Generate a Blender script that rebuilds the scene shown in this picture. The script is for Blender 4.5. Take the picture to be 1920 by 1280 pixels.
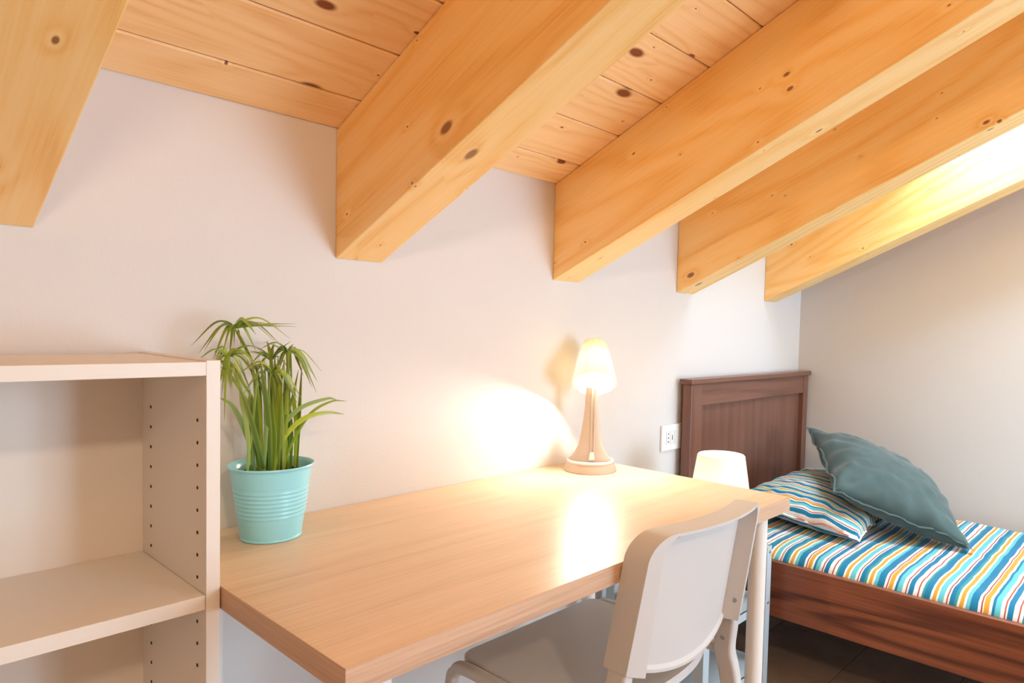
import bpy, bmesh, math, random
from mathutils import Vector, Matrix, noise
from mathutils.bvhtree import BVHTree

# ------------------------------------------------------------------ camera, world, lights
scn = bpy.context.scene
COL = scn.collection
for o in list(bpy.data.objects):
    bpy.data.objects.remove(o)

CAM = Vector((0.0, -1.2812, 1.105))
YAW, PITCH, ROLL = (math.radians(a) for a in (48.4882, -2.5816, 1.4714))
F_PX, CX, CY = 1284.6223, 1081.6183, 672.6434
fwd = Vector((math.sin(YAW) * math.cos(PITCH), math.cos(YAW) * math.cos(PITCH), math.sin(PITCH)))
rgt = Vector((math.cos(YAW), -math.sin(YAW), 0))
upv = rgt.cross(fwd)
r2 = math.cos(ROLL) * rgt + math.sin(ROLL) * upv
u2 = -math.sin(ROLL) * rgt + math.cos(ROLL) * upv
cd = bpy.data.cameras.new('camera')
cd.sensor_fit = 'HORIZONTAL'
cd.sensor_width = 36.0
cd.lens = F_PX / 1920 * 36
cd.shift_x = (960 - CX) / 1920
cd.shift_y = (CY - 640) / 1920
cd.clip_start = 0.02
cam = bpy.data.objects.new('camera', cd)
COL.objects.link(cam)
M = Matrix((r2, u2, -fwd)).transposed().to_4x4()
M.translation = CAM
cam.matrix_world = M
scn.camera = cam

scn.view_settings.view_transform = 'Standard'
scn.view_settings.look = 'None'
scn.view_settings.gamma = 1.0
scn.view_settings.use_curve_mapping = False
scn.view_settings.exposure = -0.38

w = bpy.data.worlds.new('sky')
scn.world = w
w.use_nodes = True
scn.cycles.diffuse_bounces = 8
bg = w.node_tree.nodes['Background']
bg.inputs['Color'].default_value = (0.62, 0.80, 1.0, 1)
bg.inputs['Strength'].default_value = 32.0

# room constants
XL, XR = -2.6, 2.935          # side walls
YB = -4.2                     # wall behind the camera
ZC, SL = 1.4876, 0.4362       # ceiling height at the wall y = 0 and its slope
ZBM = 1.2316                  # underside of the beams at the wall
ANG = math.atan(SL)
PY0, PW = -0.085, 0.1255      # ceiling boards: first joint, pitch
SKY_Y0, SKY_Y1 = PY0 - PW * 4, PY0 - PW * 16
SKY_X0, SKY_X1 = 1.9416 + 0.1055, 2.5816
WIN = (1.55, 2.75, 0.06, 2.00)  # window behind the camera


def cz(y):
    return ZC - SL * y


def area(name, loc, rot, sx, sy, portal=True, power=0, color=(1, 1, 1)):
    l = bpy.data.lights.new(name, 'AREA')
    l.shape = 'RECTANGLE'
    l.size, l.size_y = sx, sy
    l.energy = power
    l.color = color
    l.cycles.is_portal = portal
    o = bpy.data.objects.new(name, l)
    o.location = loc
    o.rotation_euler = rot
    COL.objects.link(o)
    return o


ym = (SKY_Y0 + SKY_Y1) / 2
area('skylight_portal', ((SKY_X0 + SKY_X1) / 2, ym, cz(ym) + 0.12), (-ANG, 0, 0),
     SKY_X1 - SKY_X0, (SKY_Y0 - SKY_Y1) / math.cos(ANG))
area('window_portal', ((WIN[0] + WIN[1]) / 2, YB - 0.02, (WIN[2] + WIN[3]) / 2), (math.radians(90), 0, 0),
     WIN[1] - WIN[0], WIN[3] - WIN[2])


def point(name, loc, power, color, radius):
    l = bpy.data.lights.new(name, 'POINT')
    l.energy = power
    l.color = color
    l.shadow_soft_size = radius
    o = bpy.data.objects.new(name, l)
    o.location = loc
    COL.objects.link(o)
    return o


# warm ceiling lamp of the room, hanging behind the camera
point('room_lamp', (0.0, -2.2, 1.93), 56, (1.0, 0.76, 0.54), 0.06)

# ------------------------------------------------------------------ helpers


def tag(o, label=None, cat=None, group=None, kind=None):
    if label:
        o['label'] = label
    if cat:
        o['category'] = cat
    if group:
        o['group'] = group
    if kind:
        o['kind'] = kind
    return o


def empty(name, loc, label, cat, group=None):
    o = bpy.data.objects.new(name, None)
    o.empty_display_size = 0.05
    o.location = loc
    COL.objects.link(o)
    return tag(o, label, cat, group)


ORIG = {}


def origin(o):
    return ORIG.get(o.name, Vector(o.location)) if o else Vector((0, 0, 0))


def obj(name, bm, mat, parent=None, matrix=None, smooth=None, loc=None):
    """link a world-space bmesh as one mesh object under parent (parents are only translated)"""
    me = bpy.data.meshes.new(name)
    o = bpy.data.objects.new(name, me)
    COL.objects.link(o)
    if parent is not None:
        po = origin(parent)
        o.parent = parent
    else:
        po = Vector((0, 0, 0))
    if matrix is not None:       # world matrix, mesh already in the matrix' local space
        mw = Matrix.Translation(-po) @ matrix
        o.matrix_local = mw
    else:
        base = Vector(loc) if loc is not None else po
        bmesh.ops.translate(bm, vec=-base, verts=bm.verts)
        o.location = base - po
        ORIG[o.name] = base
    bm.normal_update()
    bm.to_mesh(me)
    bm.free()
    if mat:
        me.materials.append(mat)
    if smooth is not None:
        for p in me.polygons:
            p.use_smooth = True
        me.set_sharp_from_angle(angle=math.radians(smooth))
    return o


def b_box(x0, x1, y0, y1, z0, z1, bev=0.0, bm=None, seg=2):
    b = bmesh.new()
    vs = [b.verts.new((x, y, z)) for x in (x0, x1) for y in (y0, y1) for z in (z0, z1)]
    for f in ((0, 1, 3, 2), (4, 6, 7, 5), (0, 4, 5, 1), (2, 3, 7, 6), (0, 2, 6, 4), (1, 5, 7, 3)):
        b.faces.new([vs[i] for i in f])
    bmesh.ops.recalc_face_normals(b, faces=b.faces)
    if bev:
        bmesh.ops.bevel(b, geom=list(b.edges), offset=bev, segments=seg, affect='EDGES', profile=0.5)
    return merge(bm, b)


def merge(bm, b):
    if bm is None:
        return b
    me = bpy.data.meshes.new('tmp')
    b.to_mesh(me)
    b.free()
    bm.from_mesh(me)
    bpy.data.meshes.remove(me)
    return bm


def b_prism(pts, vec, bm=None, bev=0.0):
    """closed polygon (3D points) extruded by vec"""
    b = bmesh.new()
    a = [b.verts.new(p) for p in pts]
    c = [b.verts.new(Vector(p) + Vector(vec)) for p in pts]
    n = len(pts)
    b.faces.new(a)
    b.faces.new(c[::-1])
    for i in range(n):
        b.faces.new((a[i], c[i], c[(i + 1) % n], a[(i + 1) % n]))
    bmesh.ops.recalc_face_normals(b, faces=b.faces)
    if bev:
        bmesh.ops.bevel(b, geom=list(b.edges), offset=bev, segments=2, affect='EDGES', profile=0.5)
    return merge(bm, b)


def b_lathe(prof, c, n=48, bm=None, mod=None, closed=False):
    """profile [(r, z)] turned about the vertical axis through c"""
    b = bmesh.new()
    rings = []
    for k, (r, z) in enumerate(prof):
        if r < 1e-6:
            rings.append([b.verts.new((c[0], c[1], c[2] + z))])
            continue
        ring = []
        for i in range(n):
            a = 2 * math.pi * i / n
            rr = r * (mod(i, k) if mod else 1)
            ring.append(b.verts.new((c[0] + rr * math.cos(a), c[1] + rr * math.sin(a), c[2] + z)))
        rings.append(ring)
    pairs = list(zip(rings[:-1], rings[1:]))
    if closed:
        pairs.append((rings[-1], rings[0]))
    for p, q in pairs:
        for i in range(n):
            j = (i + 1) % n
            if len(p) == 1 and len(q) == 1:
                continue
            if len(p) == 1:
                b.faces.new((p[0], q[j], q[i]))
            elif len(q) == 1:
                b.faces.new((p[i], p[j], q[0]))
            else:
                b.faces.new((p[i], p[j], q[j], q[i]))
    bmesh.ops.recalc_face_normals(b, faces=b.faces)
    return merge(bm, b)


def spline(pts, n):
    """Catmull-Rom through pts, n samples per span"""
    P = [Vector(p) for p in pts]
    P = [2 * P[0] - P[1]] + P + [2 * P[-1] - P[-2]]
    out = []
    for i in range(1, len(P) - 2):
        for k in range(n):
            t = k / n
            a, b, c, d = P[i - 1], P[i], P[i + 1], P[i + 2]
            out.append(0.5 * ((2 * b) + (c - a) * t + (2 * a - 5 * b + 4 * c - d) * t * t + (3 * b - a - 3 * c + d) * t ** 3))
    out.append(P[-2].copy())
    return out


def b_sweep(path, sect, ref=(1, 0, 0), bm=None, scale=None, cap=True):
    """sweep the 2D section [(a, b)] along path; a runs along ref, b along the cross direction"""
    b = bmesh.new()
    rings = []
    ref = Vector(ref)
    for i, p in enumerate(path):
        t = (path[min(i + 1, len(path) - 1)] - path[max(i - 1, 0)]).normalized()
        a = (ref - t * ref.dot(t))
        if a.length < 1e-4:
            a = t.orthogonal()
        a.normalize()
        c = t.cross(a)
        s = scale(i / (len(path) - 1)) if scale else 1
        rings.append([b.verts.new(p + a * (x * s) + c * (y * s)) for x, y in sect])
    n = len(sect)
    for p, q in zip(rings[:-1], rings[1:]):
        for i in range(n):
            j = (i + 1) % n
            b.faces.new((p[i], p[j], q[j], q[i]))
    if cap:
        b.faces.new(rings[0][::-1])
        b.faces.new(rings[-1])
    bmesh.ops.recalc_face_normals(b, faces=b.faces)
    return merge(bm, b)


def circ(r, n=12, ry=None):
    ry = ry or r
    return [(r * math.cos(2 * math.pi * i / n), ry * math.sin(2 * math.pi * i / n)) for i in range(n)]


def rrect(wx, wy, r, n=4):
    out = []
    for cx, cy, a0 in ((wx - r, wy - r, 0), (-wx + r, wy - r, 90), (-wx + r, -wy + r, 180), (wx - r, -wy + r, 270)):
        for k in range(n + 1):
            a = math.radians(a0 + 90 * k / n)
            out.append((cx + r * math.cos(a), cy + r * math.sin(a)))
    return out


# ------------------------------------------------------------------ materials


def lin(c):
    return tuple((v / 255 / 12.92 if v / 255 <= 0.04045 else ((v / 255 + 0.055) / 1.055) ** 2.4) for v in c) + (1,)


class NT:
    def __init__(self, name):
        self.m = bpy.data.materials.new(name)
        self.m.use_nodes = True
        self.t = self.m.node_tree
        self.b = self.t.nodes['Principled BSDF']
        self.out = self.t.nodes['Material Output']

    def n(self, typ, **kw):
        nd = self.t.nodes.new('ShaderNode' + typ)
        for k, v in kw.items():
            if k.startswith('_'):
                setattr(nd, k[1:], v)
            else:
                s = nd.inputs[int(k[1:])] if k[0] == 'i' and k[1:].isdigit() else nd.inputs[k.replace('__', ' ')]
                if isinstance(v, bpy.types.NodeSocket):
                    self.t.links.new(v, s)
                else:
                    s.default_value = v
        return nd

    def math(self, op, a, b=None, c=None, clamp=False):
        nd = self.t.nodes.new('ShaderNodeMath')
        nd.operation = op
        nd.use_clamp = clamp
        for i, v in enumerate((a, b, c)):
            if v is None:
                continue
            if isinstance(v, bpy.types.NodeSocket):
                self.t.links.new(v, nd.inputs[i])
            else:
                nd.inputs[i].default_value = v
        return nd.outputs[0]

    def link(self, a, b):
        self.t.links.new(a, b)

    def ramp(self, fac, stops, interp='LINEAR'):
        nd = self.t.nodes.new('ShaderNodeValToRGB')
        nd.color_ramp.interpolation = interp
        els = nd.color_ramp.elements
        while len(els) < len(stops):
            els.new(0.5)
        for e, (p, c) in zip(els, stops):
            e.position = p
            e.color = c
        self.link(fac, nd.inputs[0])
        return nd.outputs[0]

    def mix(self, fac, a, b, blend='MIX'):
        nd = self.t.nodes.new('ShaderNodeMix')
        nd.data_type = 'RGBA'
        nd.blend_type = blend
        for s, v in ((nd.inputs[0], fac), (nd.inputs[6], a), (nd.inputs[7], b)):
            if isinstance(v, bpy.types.NodeSocket):
                self.link(v, s)
            else:
                s.default_value = v
        return nd.outputs[2]

    def bump(self, h, strength, dist=0.01):
        nd = self.n('Bump', Strength=strength, Distance=dist, Height=h)
        self.link(nd.outputs[0], self.b.inputs['Normal'])


def plain(name, rgb, rough=0.5, spec=0.5, metal=0.0, var=0.03, vscale=8.0, bump=0.0, bscale=200.0, sheen=0.0):
    """one colour with a faint mottling and optional fine relief"""
    t = NT(name)
    c = lin(rgb)
    tc = t.n('TexCoord')
    nz = t.n('TexNoise', Vector=tc.outputs['Object'], Scale=vscale, Detail=3.0)
    k = 1 - var
    col = t.mix(nz.outputs['Fac'], (c[0] * k, c[1] * k, c[2] * k, 1), tuple(min(1, v * (1 + var)) for v in c[:3]) + (1,))
    t.link(col, t.b.inputs['Base Color'])
    t.b.inputs['Roughness'].default_value = rough
    t.b.inputs['Specular IOR Level'].default_value = spec
    t.b.inputs['Metallic'].default_value = metal
    t.b.inputs['Sheen Weight'].default_value = sheen
    if bump:
        n2 = t.n('TexNoise', Vector=tc.outputs['Object'], Scale=bscale, Detail=4.0)
        t.bump(n2.outputs['Fac'], bump, 0.002)
    return t.m


def wood(name, light, mid, dark, axis, rings=7.0, low=1.6, stretch=0.12, fine=0.35, contrast=0.8, knots=0.0,
         knot_rgb=(120, 62, 24), rough=0.5, spec=0.4, coat=0.0, finescale=90.0, tint=0.0, bump=0.06):
    """grain as contour lines of a stretched noise field, bent round knots"""
    t = NT(name)
    tc = t.n('TexCoord')
    oi = t.n('ObjectInfo')
    off = t.math('MULTIPLY', oi.outputs['Random'], 37.0)
    offv = t.n('CombineXYZ', X=off, Y=off, Z=off)
    ad = t.n('VectorMath', _operation='ADD', i0=tc.outputs['Object'], i1=offv.outputs[0])
    s = [1.0, 1.0, 1.0]
    s[axis] = stretch
    mp = t.n('VectorMath', _operation='MULTIPLY', i0=ad.outputs[0], i1=tuple(s))
    field = t.n('TexNoise', Vector=mp.outputs[0], Scale=low * 3, Detail=1.5, Roughness=0.4).outputs['Fac']
    kmask = None
    if knots:
        sx_ = t.n('SeparateXYZ', Vector=ad.outputs[0])
        oth = [k for k in range(3) if k != axis]
        acr = t.math('ADD', sx_.outputs[oth[0]], sx_.outputs[oth[1]])
        kv = t.n('CombineXYZ', X=t.math('MULTIPLY', sx_.outputs[axis], 4.6), Y=t.math('MULTIPLY', acr, 9.0))
        vo = t.n('TexVoronoi', _voronoi_dimensions='2D', Vector=kv.outputs[0], Scale=1.0, Randomness=1.0)
        sep = t.n('SeparateColor', Color=vo.outputs['Color'])
        rad = t.math('MULTIPLY', t.math('POWER', sep.outputs[0], 4.0), knots)
        d = vo.outputs['Distance']
        q = t.math('DIVIDE', d, t.math('ADD', rad, 0.015))
        kmask = t.math('SUBTRACT', 1.0, t.math('SMOOTH_MIN', q, 1.0, 0.12), clamp=True)
        kmask = t.math('MULTIPLY', kmask, 2.4, clamp=True)
        halo = t.math('MULTIPLY', t.math('POWER', 2.718, t.math('MULTIPLY', q, -0.55)), 0.10)
        field = t.math('ADD', field, halo)
    sn = t.math('SINE', t.math('MULTIPLY', field, rings * 6.283))
    g = t.math('MULTIPLY_ADD', sn, 0.5, 0.5)
    g = t.math('POWER', g, 1.8)
    fs = [finescale] * 3
    fs[axis] = finescale * 0.025
    fv = t.n('VectorMath', _operation='MULTIPLY', i0=ad.outputs[0], i1=tuple(fs))
    fn = t.n('TexNoise', Vector=fv.outputs[0], Scale=1.0, Detail=3.0, Roughness=0.6).outputs['Fac']
    bs = [3.0] * 3
    bs[axis] = 0.5
    bv = t.n('VectorMath', _operation='MULTIPLY', i0=ad.outputs[0], i1=tuple(bs))
    bn = t.n('TexNoise', Vector=bv.outputs[0], Scale=1.0, Detail=1.0).outputs['Fac']
    v = t.math('ADD', t.math('MULTIPLY', g, contrast * (1 - fine)), t.math('MULTIPLY', t.math('SUBTRACT', fn, 0.36), fine * 2.2))
    v = t.math('ADD', v, t.math('MULTIPLY', t.math('SUBTRACT', bn, 0.5), 0.35), clamp=True)
    col = t.ramp(v, [(0.0, lin(light)), (0.5, lin(mid)), (1.0, lin(dark))])
    if tint:
        rv = t.math('MULTIPLY_ADD', oi.outputs['Random'], tint, 1 - tint)
        cv = t.n('CombineColor', Red=rv, Green=rv, Blue=rv)
        col = t.mix(1.0, col, cv.outputs[0], 'MULTIPLY')
    if kmask is not None:
        col = t.mix(kmask, col, lin(knot_rgb))
    t.link(col, t.b.inputs['Base Color'])
    t.b.inputs['Roughness'].default_value = rough
    t.b.inputs['Specular IOR Level'].default_value = spec
    t.b.inputs['Coat Weight'].default_value = coat
    t.b.inputs['Coat Roughness'].default_value = 0.2
    if bump:
        t.bump(fn, bump, 0.002)
    return t.m


STRIPES = [(0.050, 'w'), (0.042, 'b'), (0.018, 'w'), (0.012, 'r'), (0.040, 'w'), (0.040, 'a'), (0.020, 'b'), (0.034, 'w'),
           (0.034, 'm'), (0.016, 'w'), (0.012, 'r'), (0.028, 'w'), (0.060, 'b'), (0.030, 'a'), (0.024, 'w'), (0.030, 'm'),
           (0.030, 'w'), (0.022, 'g'), (0.040, 'b'), (0.014, 'w'), (0.012, 'r'), (0.032, 'w'), (0.044, 'a'), (0.022, 'w'),
           (0.030, 'm'), (0.026, 'w'), (0.050, 'b'), (0.020, 'g'), (0.036, 'w'), (0.012, 'r')]
PAL = {'w': (232, 232, 230), 'b': (30, 122, 160), 'a': (104, 190, 198), 'm': (214, 158, 54), 'r': (176, 84, 58), 'g': (62, 150, 150)}


def stripes(name, coord, axis, period, wave=0.004, scale=1.0):
    t = NT(name)
    tc = t.n('TexCoord')
    sp = t.n('SeparateXYZ', Vector=tc.outputs[coord])
    nz = t.n('TexNoise', Vector=tc.outputs['Object'], Scale=9.0, Detail=2.0)
    v = t.math('ADD', t.math('MULTIPLY', sp.outputs[axis], scale), t.math('MULTIPLY', t.math('SUBTRACT', nz.outputs['Fac'], 0.5), wave))
    v = t.math('FRACT', t.math('ADD', t.math('DIVIDE', v, period), 20.0))
    rows = [(a * (0.68 if c == 'w' else 1.0), c) for a, c in STRIPES]
    tot = sum(a for a, _ in rows)
    stops, p = [], 0.0
    for a, c in rows:
        stops.append((p / tot, lin(PAL[c])))
        p += a
    col = t.ramp(v, stops, 'CONSTANT')
    fab = t.n('TexNoise', Vector=tc.outputs['Object'], Scale=600.0, Detail=2.0)
    t.link(col, t.b.inputs['Base Color'])
    t.b.inputs['Roughness'].default_value = 0.85
    t.b.inputs['Specular IOR Level'].default_value = 0.2
    t.b.inputs['Sheen Weight'].default_value = 0.1
    t.bump(fab.outputs['Fac'], 0.15, 0.001)
    return t.m


def emissive(name, rgb, strength):
    t = NT(name)
    t.b.inputs['Base Color'].default_value = lin(rgb)
    t.b.inputs['Emission Color'].default_value = lin(rgb)
    t.b.inputs['Emission Strength'].default_value = strength
    return t.m


def translucent(name, rgb, amount, rough=0.6):
    """thin plastic or fabric that lets part of the lamp light through"""
    t = NT(name)
    c = lin(rgb)
    tr = t.n('BsdfTranslucent', Color=c)
    t.b.inputs['Base Color'].default_value = c
    t.b.inputs['Roughness'].default_value = rough
    mx = t.n('MixShader', Fac=amount)
    t.link(t.b.outputs[0], mx.inputs[1])
    t.link(tr.outputs[0], mx.inputs[2])
    t.link(mx.outputs[0], t.out.inputs['Surface'])
    return t.m


def pane_mat():
    t = NT('window_glass')
    tr = t.n('BsdfTransparent', Color=(0.95, 0.97, 0.97, 1))
    gl = t.n('BsdfGlossy', Roughness=0.02)
    mx = t.n('MixShader', Fac=0.06)
    t.link(tr.outputs[0], mx.inputs[1])
    t.link(gl.outputs[0], mx.inputs[2])
    t.link(mx.outputs[0], t.out.inputs['Surface'])
    return t.m


MT = dict(
    wall=plain('wall_plaster', (214, 209, 205), 0.75, 0.3, var=0.012, vscale=2.0, bump=0.12, bscale=160),
    beam=wood('beam_spruce', (250, 212, 148), (246, 198, 122), (230, 168, 90), 1, rings=16, low=1.2, stretch=0.10, contrast=0.85, fine=0.5, finescale=190,
              knots=0.085, knot_rgb=(150, 96, 50), rough=0.42, spec=0.5),
    board=wood('board_spruce', (250, 214, 162), (244, 202, 144), (226, 172, 110), 0, rings=16, low=1.8, stretch=0.10, contrast=0.8, fine=0.45, finescale=170,
               knots=0.12, knot_rgb=(128, 68, 30), rough=0.5, spec=0.4, tint=0.06),
    oak=wood('desk_oak', (226, 198, 166), (214, 184, 150), (188, 154, 120), 0, rings=5, low=2.0, stretch=0.05, fine=0.6, contrast=0.6,
             rough=0.36, spec=0.5, finescale=220, bump=0.03),
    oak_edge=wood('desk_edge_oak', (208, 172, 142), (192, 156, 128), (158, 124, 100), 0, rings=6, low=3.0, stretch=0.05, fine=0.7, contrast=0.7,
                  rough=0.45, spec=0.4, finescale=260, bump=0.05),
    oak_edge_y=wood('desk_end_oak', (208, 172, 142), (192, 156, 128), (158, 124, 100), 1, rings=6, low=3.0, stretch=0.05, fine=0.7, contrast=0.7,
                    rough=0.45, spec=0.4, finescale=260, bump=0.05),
    walnut=wood('bed_walnut', (146, 86, 58), (104, 57, 38), (42, 20, 15), 1, rings=8, low=3.0, stretch=0.07, fine=0.45, contrast=0.9,
                rough=0.32, spec=0.5, finescale=160, bump=0.03),
    walnut_v=wood('headboard_walnut', (124, 82, 66), (106, 69, 54), (80, 50, 40), 2, rings=6, low=3.0, stretch=0.06, fine=0.5, contrast=0.6,
                  rough=0.3, spec=0.5, finescale=160, bump=0.03),
    walnut_h=wood('headboard_walnut_rail', (124, 82, 66), (106, 69, 54), (74, 46, 36), 0, rings=7, low=3.0, stretch=0.10, fine=0.5, contrast=0.8,
                  rough=0.3, spec=0.5, finescale=160, bump=0.03),
    white=plain('bookcase_white', (226, 218, 208), 0.42, 0.4, var=0.01),
    hole=plain('pin_hole_dark', (60, 44, 34), 0.8, 0.2),
    chair=plain('chair_plastic', (206, 203, 201), 0.38, 0.45, var=0.01, bump=0.02, bscale=900),
    steel=plain('leg_lacquer', (234, 228, 222), 0.3, 0.5, var=0.01),
    screw=plain('screw_steel', (150, 148, 144), 0.3, 0.5, metal=0.9),
    screw_dark=plain('screw_recess', (40, 38, 36), 0.6, 0.3),
    shelf=plain('nightstand_lacquer', (186, 200, 208), 0.4, 0.5, var=0.02),
    pot=plain('pot_mint', (150, 216, 226), 0.28, 0.5, var=0.02),
    soil=plain('soil_dark', (22, 18, 14), 0.95, 0.1, var=0.3, vscale=200, bump=0.6, bscale=300),
    leaf=None,
    plate=plain('socket_plastic', (238, 236, 232), 0.3, 0.5, var=0.005),
    plate_in=plain('socket_module', (226, 224, 220), 0.35, 0.5, var=0.005),
    tile=None,
    grout=plain('grout', (136, 118, 100), 0.9, 0.2),
    lampbody=plain('lamp_body_grey', (196, 180, 164), 0.45, 0.4, var=0.01),
    lamprim=plain('lamp_rim_white', (240, 236, 230), 0.35, 0.5, var=0.01),
    shade=translucent('lamp_shade_cream', (250, 247, 232), 0.46),
    bedshade=translucent('bedside_shade_white', (246, 244, 240), 0.30),
    bulb=emissive('lamp_diffuser_lit', (255, 244, 226), 12.0),
    bedbulb=emissive('bedside_bulb_lit', (255, 236, 208), 6.0),
    teal=None,
    mattress=stripes('sheet_stripes', 'Object', 1, 0.235, 0.010),
    pillow=stripes('pillow_stripes', 'UV', 0, 0.20, 0.006, scale=0.66),
    glass=pane_mat(),
    frame=plain('window_frame_white', (236, 234, 230), 0.4, 0.5),
)


def leaf_mat():
    t = NT('leaf_green')
    tc = t.n('TexCoord')
    oi = t.n('ObjectInfo')
    uv = t.n('SeparateXYZ', Vector=tc.outputs['UV'])
    base = t.ramp(oi.outputs['Random'], [(0.0, lin((70, 108, 40))), (0.35, lin((124, 156, 44))), (0.7, lin((176, 192, 56))), (1.0, lin((128, 164, 108)))])
    tip = t.mix(t.math('POWER', uv.outputs[1], 3.0), base, lin((126, 126, 40)))
    edge = t.math('ABSOLUTE', t.math('MULTIPLY_ADD', uv.outputs[0], 2.0, -1.0))
    col = t.mix(t.math('MULTIPLY', t.math('POWER', edge, 3.0), 0.5), tip, lin((176, 190, 96)))
    t.link(col, t.b.inputs['Base Color'])
    t.b.inputs['Roughness'].default_value = 0.38
    return t.m


def tile_mat():
    t = NT('floor_tile_brown')
    tc = t.n('TexCoord')
    oi = t.n('ObjectInfo')
    n1 = t.n('TexNoise', Vector=tc.outputs['Object'], Scale=6.0, Detail=6.0, Roughness=0.65)
    n2 = t.n('TexNoise', Vector=tc.outputs['Object'], Scale=120.0, Detail=3.0)
    v = t.math('ADD', t.math('MULTIPLY', n1.outputs['Fac'], 0.7), t.math('MULTIPLY', n2.outputs['Fac'], 0.3))
    v = t.math('ADD', v, t.math('MULTIPLY', oi.outputs['Random'], 0.08))
    col = t.ramp(v, [(0.3, lin((152, 133, 116))), (0.75, lin((184, 165, 148)))])
    t.link(col, t.b.inputs['Base Color'])
    t.b.inputs['Roughness'].default_value = 0.45
    t.bump(n2.outputs['Fac'], 0.08, 0.002)
    return t.m


def teal_mat():
    t = NT('cushion_teal')
    tc = t.n('TexCoord')
    wv = t.n('TexNoise', Vector=tc.outputs['Object'], Scale=700.0, Detail=2.0)
    lo = t.n('TexNoise', Vector=tc.outputs['Object'], Scale=7.0, Detail=2.0)
    col = t.ramp(lo.outputs['Fac'], [(0.3, lin((56, 78, 77))), (0.7, lin((69, 93, 91)))])
    t.link(col, t.b.inputs['Base Color'])
    t.b.inputs['Roughness'].default_value = 0.7
    t.b.inputs['Sheen Weight'].default_value = 0.25
    t.bump(wv.outputs['Fac'], 0.2, 0.001)
    return t.m


MT['leaf'], MT['tile'], MT['teal'] = leaf_mat(), tile_mat(), teal_mat()

# ------------------------------------------------------------------ room shell
TH = 0.16


def struct(name, bm, mat, parent=None):
    o = obj(name, bm, mat, parent)
    if parent is None:
        o['kind'] = 'structure'
    return o


# walls: the head wall y=0, the bed wall x=XR, the far side wall, the window wall
bm = b_prism([(XL - TH, 0, -0.05), (XR + TH, 0, -0.05), (XR + TH, 0, ZC + .012), (XL - TH, 0, ZC + .012)], (0, TH, 0))
struct('wall_back', bm, MT['wall'])


def gable(x, dx):
    return b_prism([(x, 0, -0.05), (x, YB, -0.05), (x, YB, cz(YB)), (x, 0, ZC)], (dx, 0, 0))


struct('wall_right', gable(XR, TH), MT['wall'])
struct('wall_left', gable(XL, -TH), MT['wall'])
x0, x1, z0, z1 = WIN
bm = b_box(XL - TH, x0, YB - TH, YB, -0.05, cz(YB))
bm = b_box(x1, XR + TH, YB - TH, YB, -0.05, cz(YB), bm=bm)
bm = b_box(x0, x1, YB - TH, YB, -0.05, z0, bm=bm)
bm = b_box(x0, x1, YB - TH, YB, z1, cz(YB), bm=bm)
struct('wall_front', bm, MT['wall'])

# floor: bed of grout with tiles laid in a running bond
fl = struct('floor', b_box(XL - TH, XR + TH, YB - TH, TH, -0.10, -0.0012), MT['grout'])
TLX, TLY, GAP = 0.610, 0.3087, 0.003
joint = {0: 2.147, 1: 2.4575, 2: 2.273}
proto = None
nrow = int(math.ceil(-YB / TLY)) + 1
for r in range(nrow):
    ya = -0.1793 - TLY * (r - 1)
    yb = ya - TLY
    ya, yb = min(ya, 0.0), max(yb, YB)
    if ya - yb < 0.02:
        continue
    j = joint.get(r, 2.0 + 0.61 * ((r * 0.37) % 1))
    k0 = int(math.floor((XL - j) / TLX))
    k1 = int(math.ceil((XR - j) / TLX))
    for k in range(k0, k1):
        xa, xb = max(j + k * TLX, XL), min(j + (k + 1) * TLX, XR)
        if xb - xa < 0.02:
            continue
        full = xb - xa > TLX - 1e-4 and ya - yb > TLY - 1e-4
        c = Vector(((xa + xb) / 2, (ya + yb) / 2, 0))
        if full and proto is not None:
            o = bpy.data.objects.new('floor_tile', proto)
            COL.objects.link(o)
            o.parent = fl
            o.location = c
        else:
            o = obj('floor_tile', b_box(xa + GAP / 2, xb - GAP / 2, yb + GAP / 2, ya - GAP / 2, -0.0011, 0.0, 0.0005, seg=1), MT['tile'], fl, loc=c)
            if full:
                proto = o.data

# ceiling: sloping deck with the skylight opening, boards below it
def slab(xa, xb, ya, yb, z_off, th, bm=None):
    return b_prism([(xa, ya, cz(ya) + z_off), (xb, ya, cz(ya) + z_off), (xb, yb, cz(yb) + z_off), (xa, yb, cz(yb) + z_off)], (0, 0, th), bm=bm)


BT = 0.02
bm = slab(XL - TH, SKY_X0, TH, YB - TH, BT, 0.16)
bm = slab(SKY_X1, XR + TH, TH, YB - TH, BT, 0.16, bm)
bm = slab(SKY_X0, SKY_X1, TH, SKY_Y0, BT, 0.16, bm)
bm = slab(SKY_X0, SKY_X1, SKY_Y1, YB - TH, BT, 0.16, bm)
ceil = struct('ceiling', bm, MT['board'])
rot = Matrix.Rotation(-ANG, 4, 'X')


def board(xa, xb, ya, yb):
    """one tongue-and-groove board, chamfered along its joints, in its own sloped space"""
    L = (ya - yb) / math.cos(ANG)
    g = 0.0009
    sec = [(-L / 2 + g + .003, 0.0), (L / 2 - g - .003, 0.0), (L / 2 - g, 0.003), (L / 2 - g, BT * math.cos(ANG) - .001),
           (-L / 2 + g, BT * math.cos(ANG) - .001), (-L / 2 + g, 0.003)]
    b = b_prism([(-(xb - xa) / 2, s, z) for s, z in sec], (xb - xa, 0, 0))
    ymid = (ya + yb) / 2
    return obj('ceiling_board', b, MT['board'], ceil, matrix=Matrix.Translation(((xa + xb) / 2, ymid, cz(ymid))) @ rot)


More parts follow.
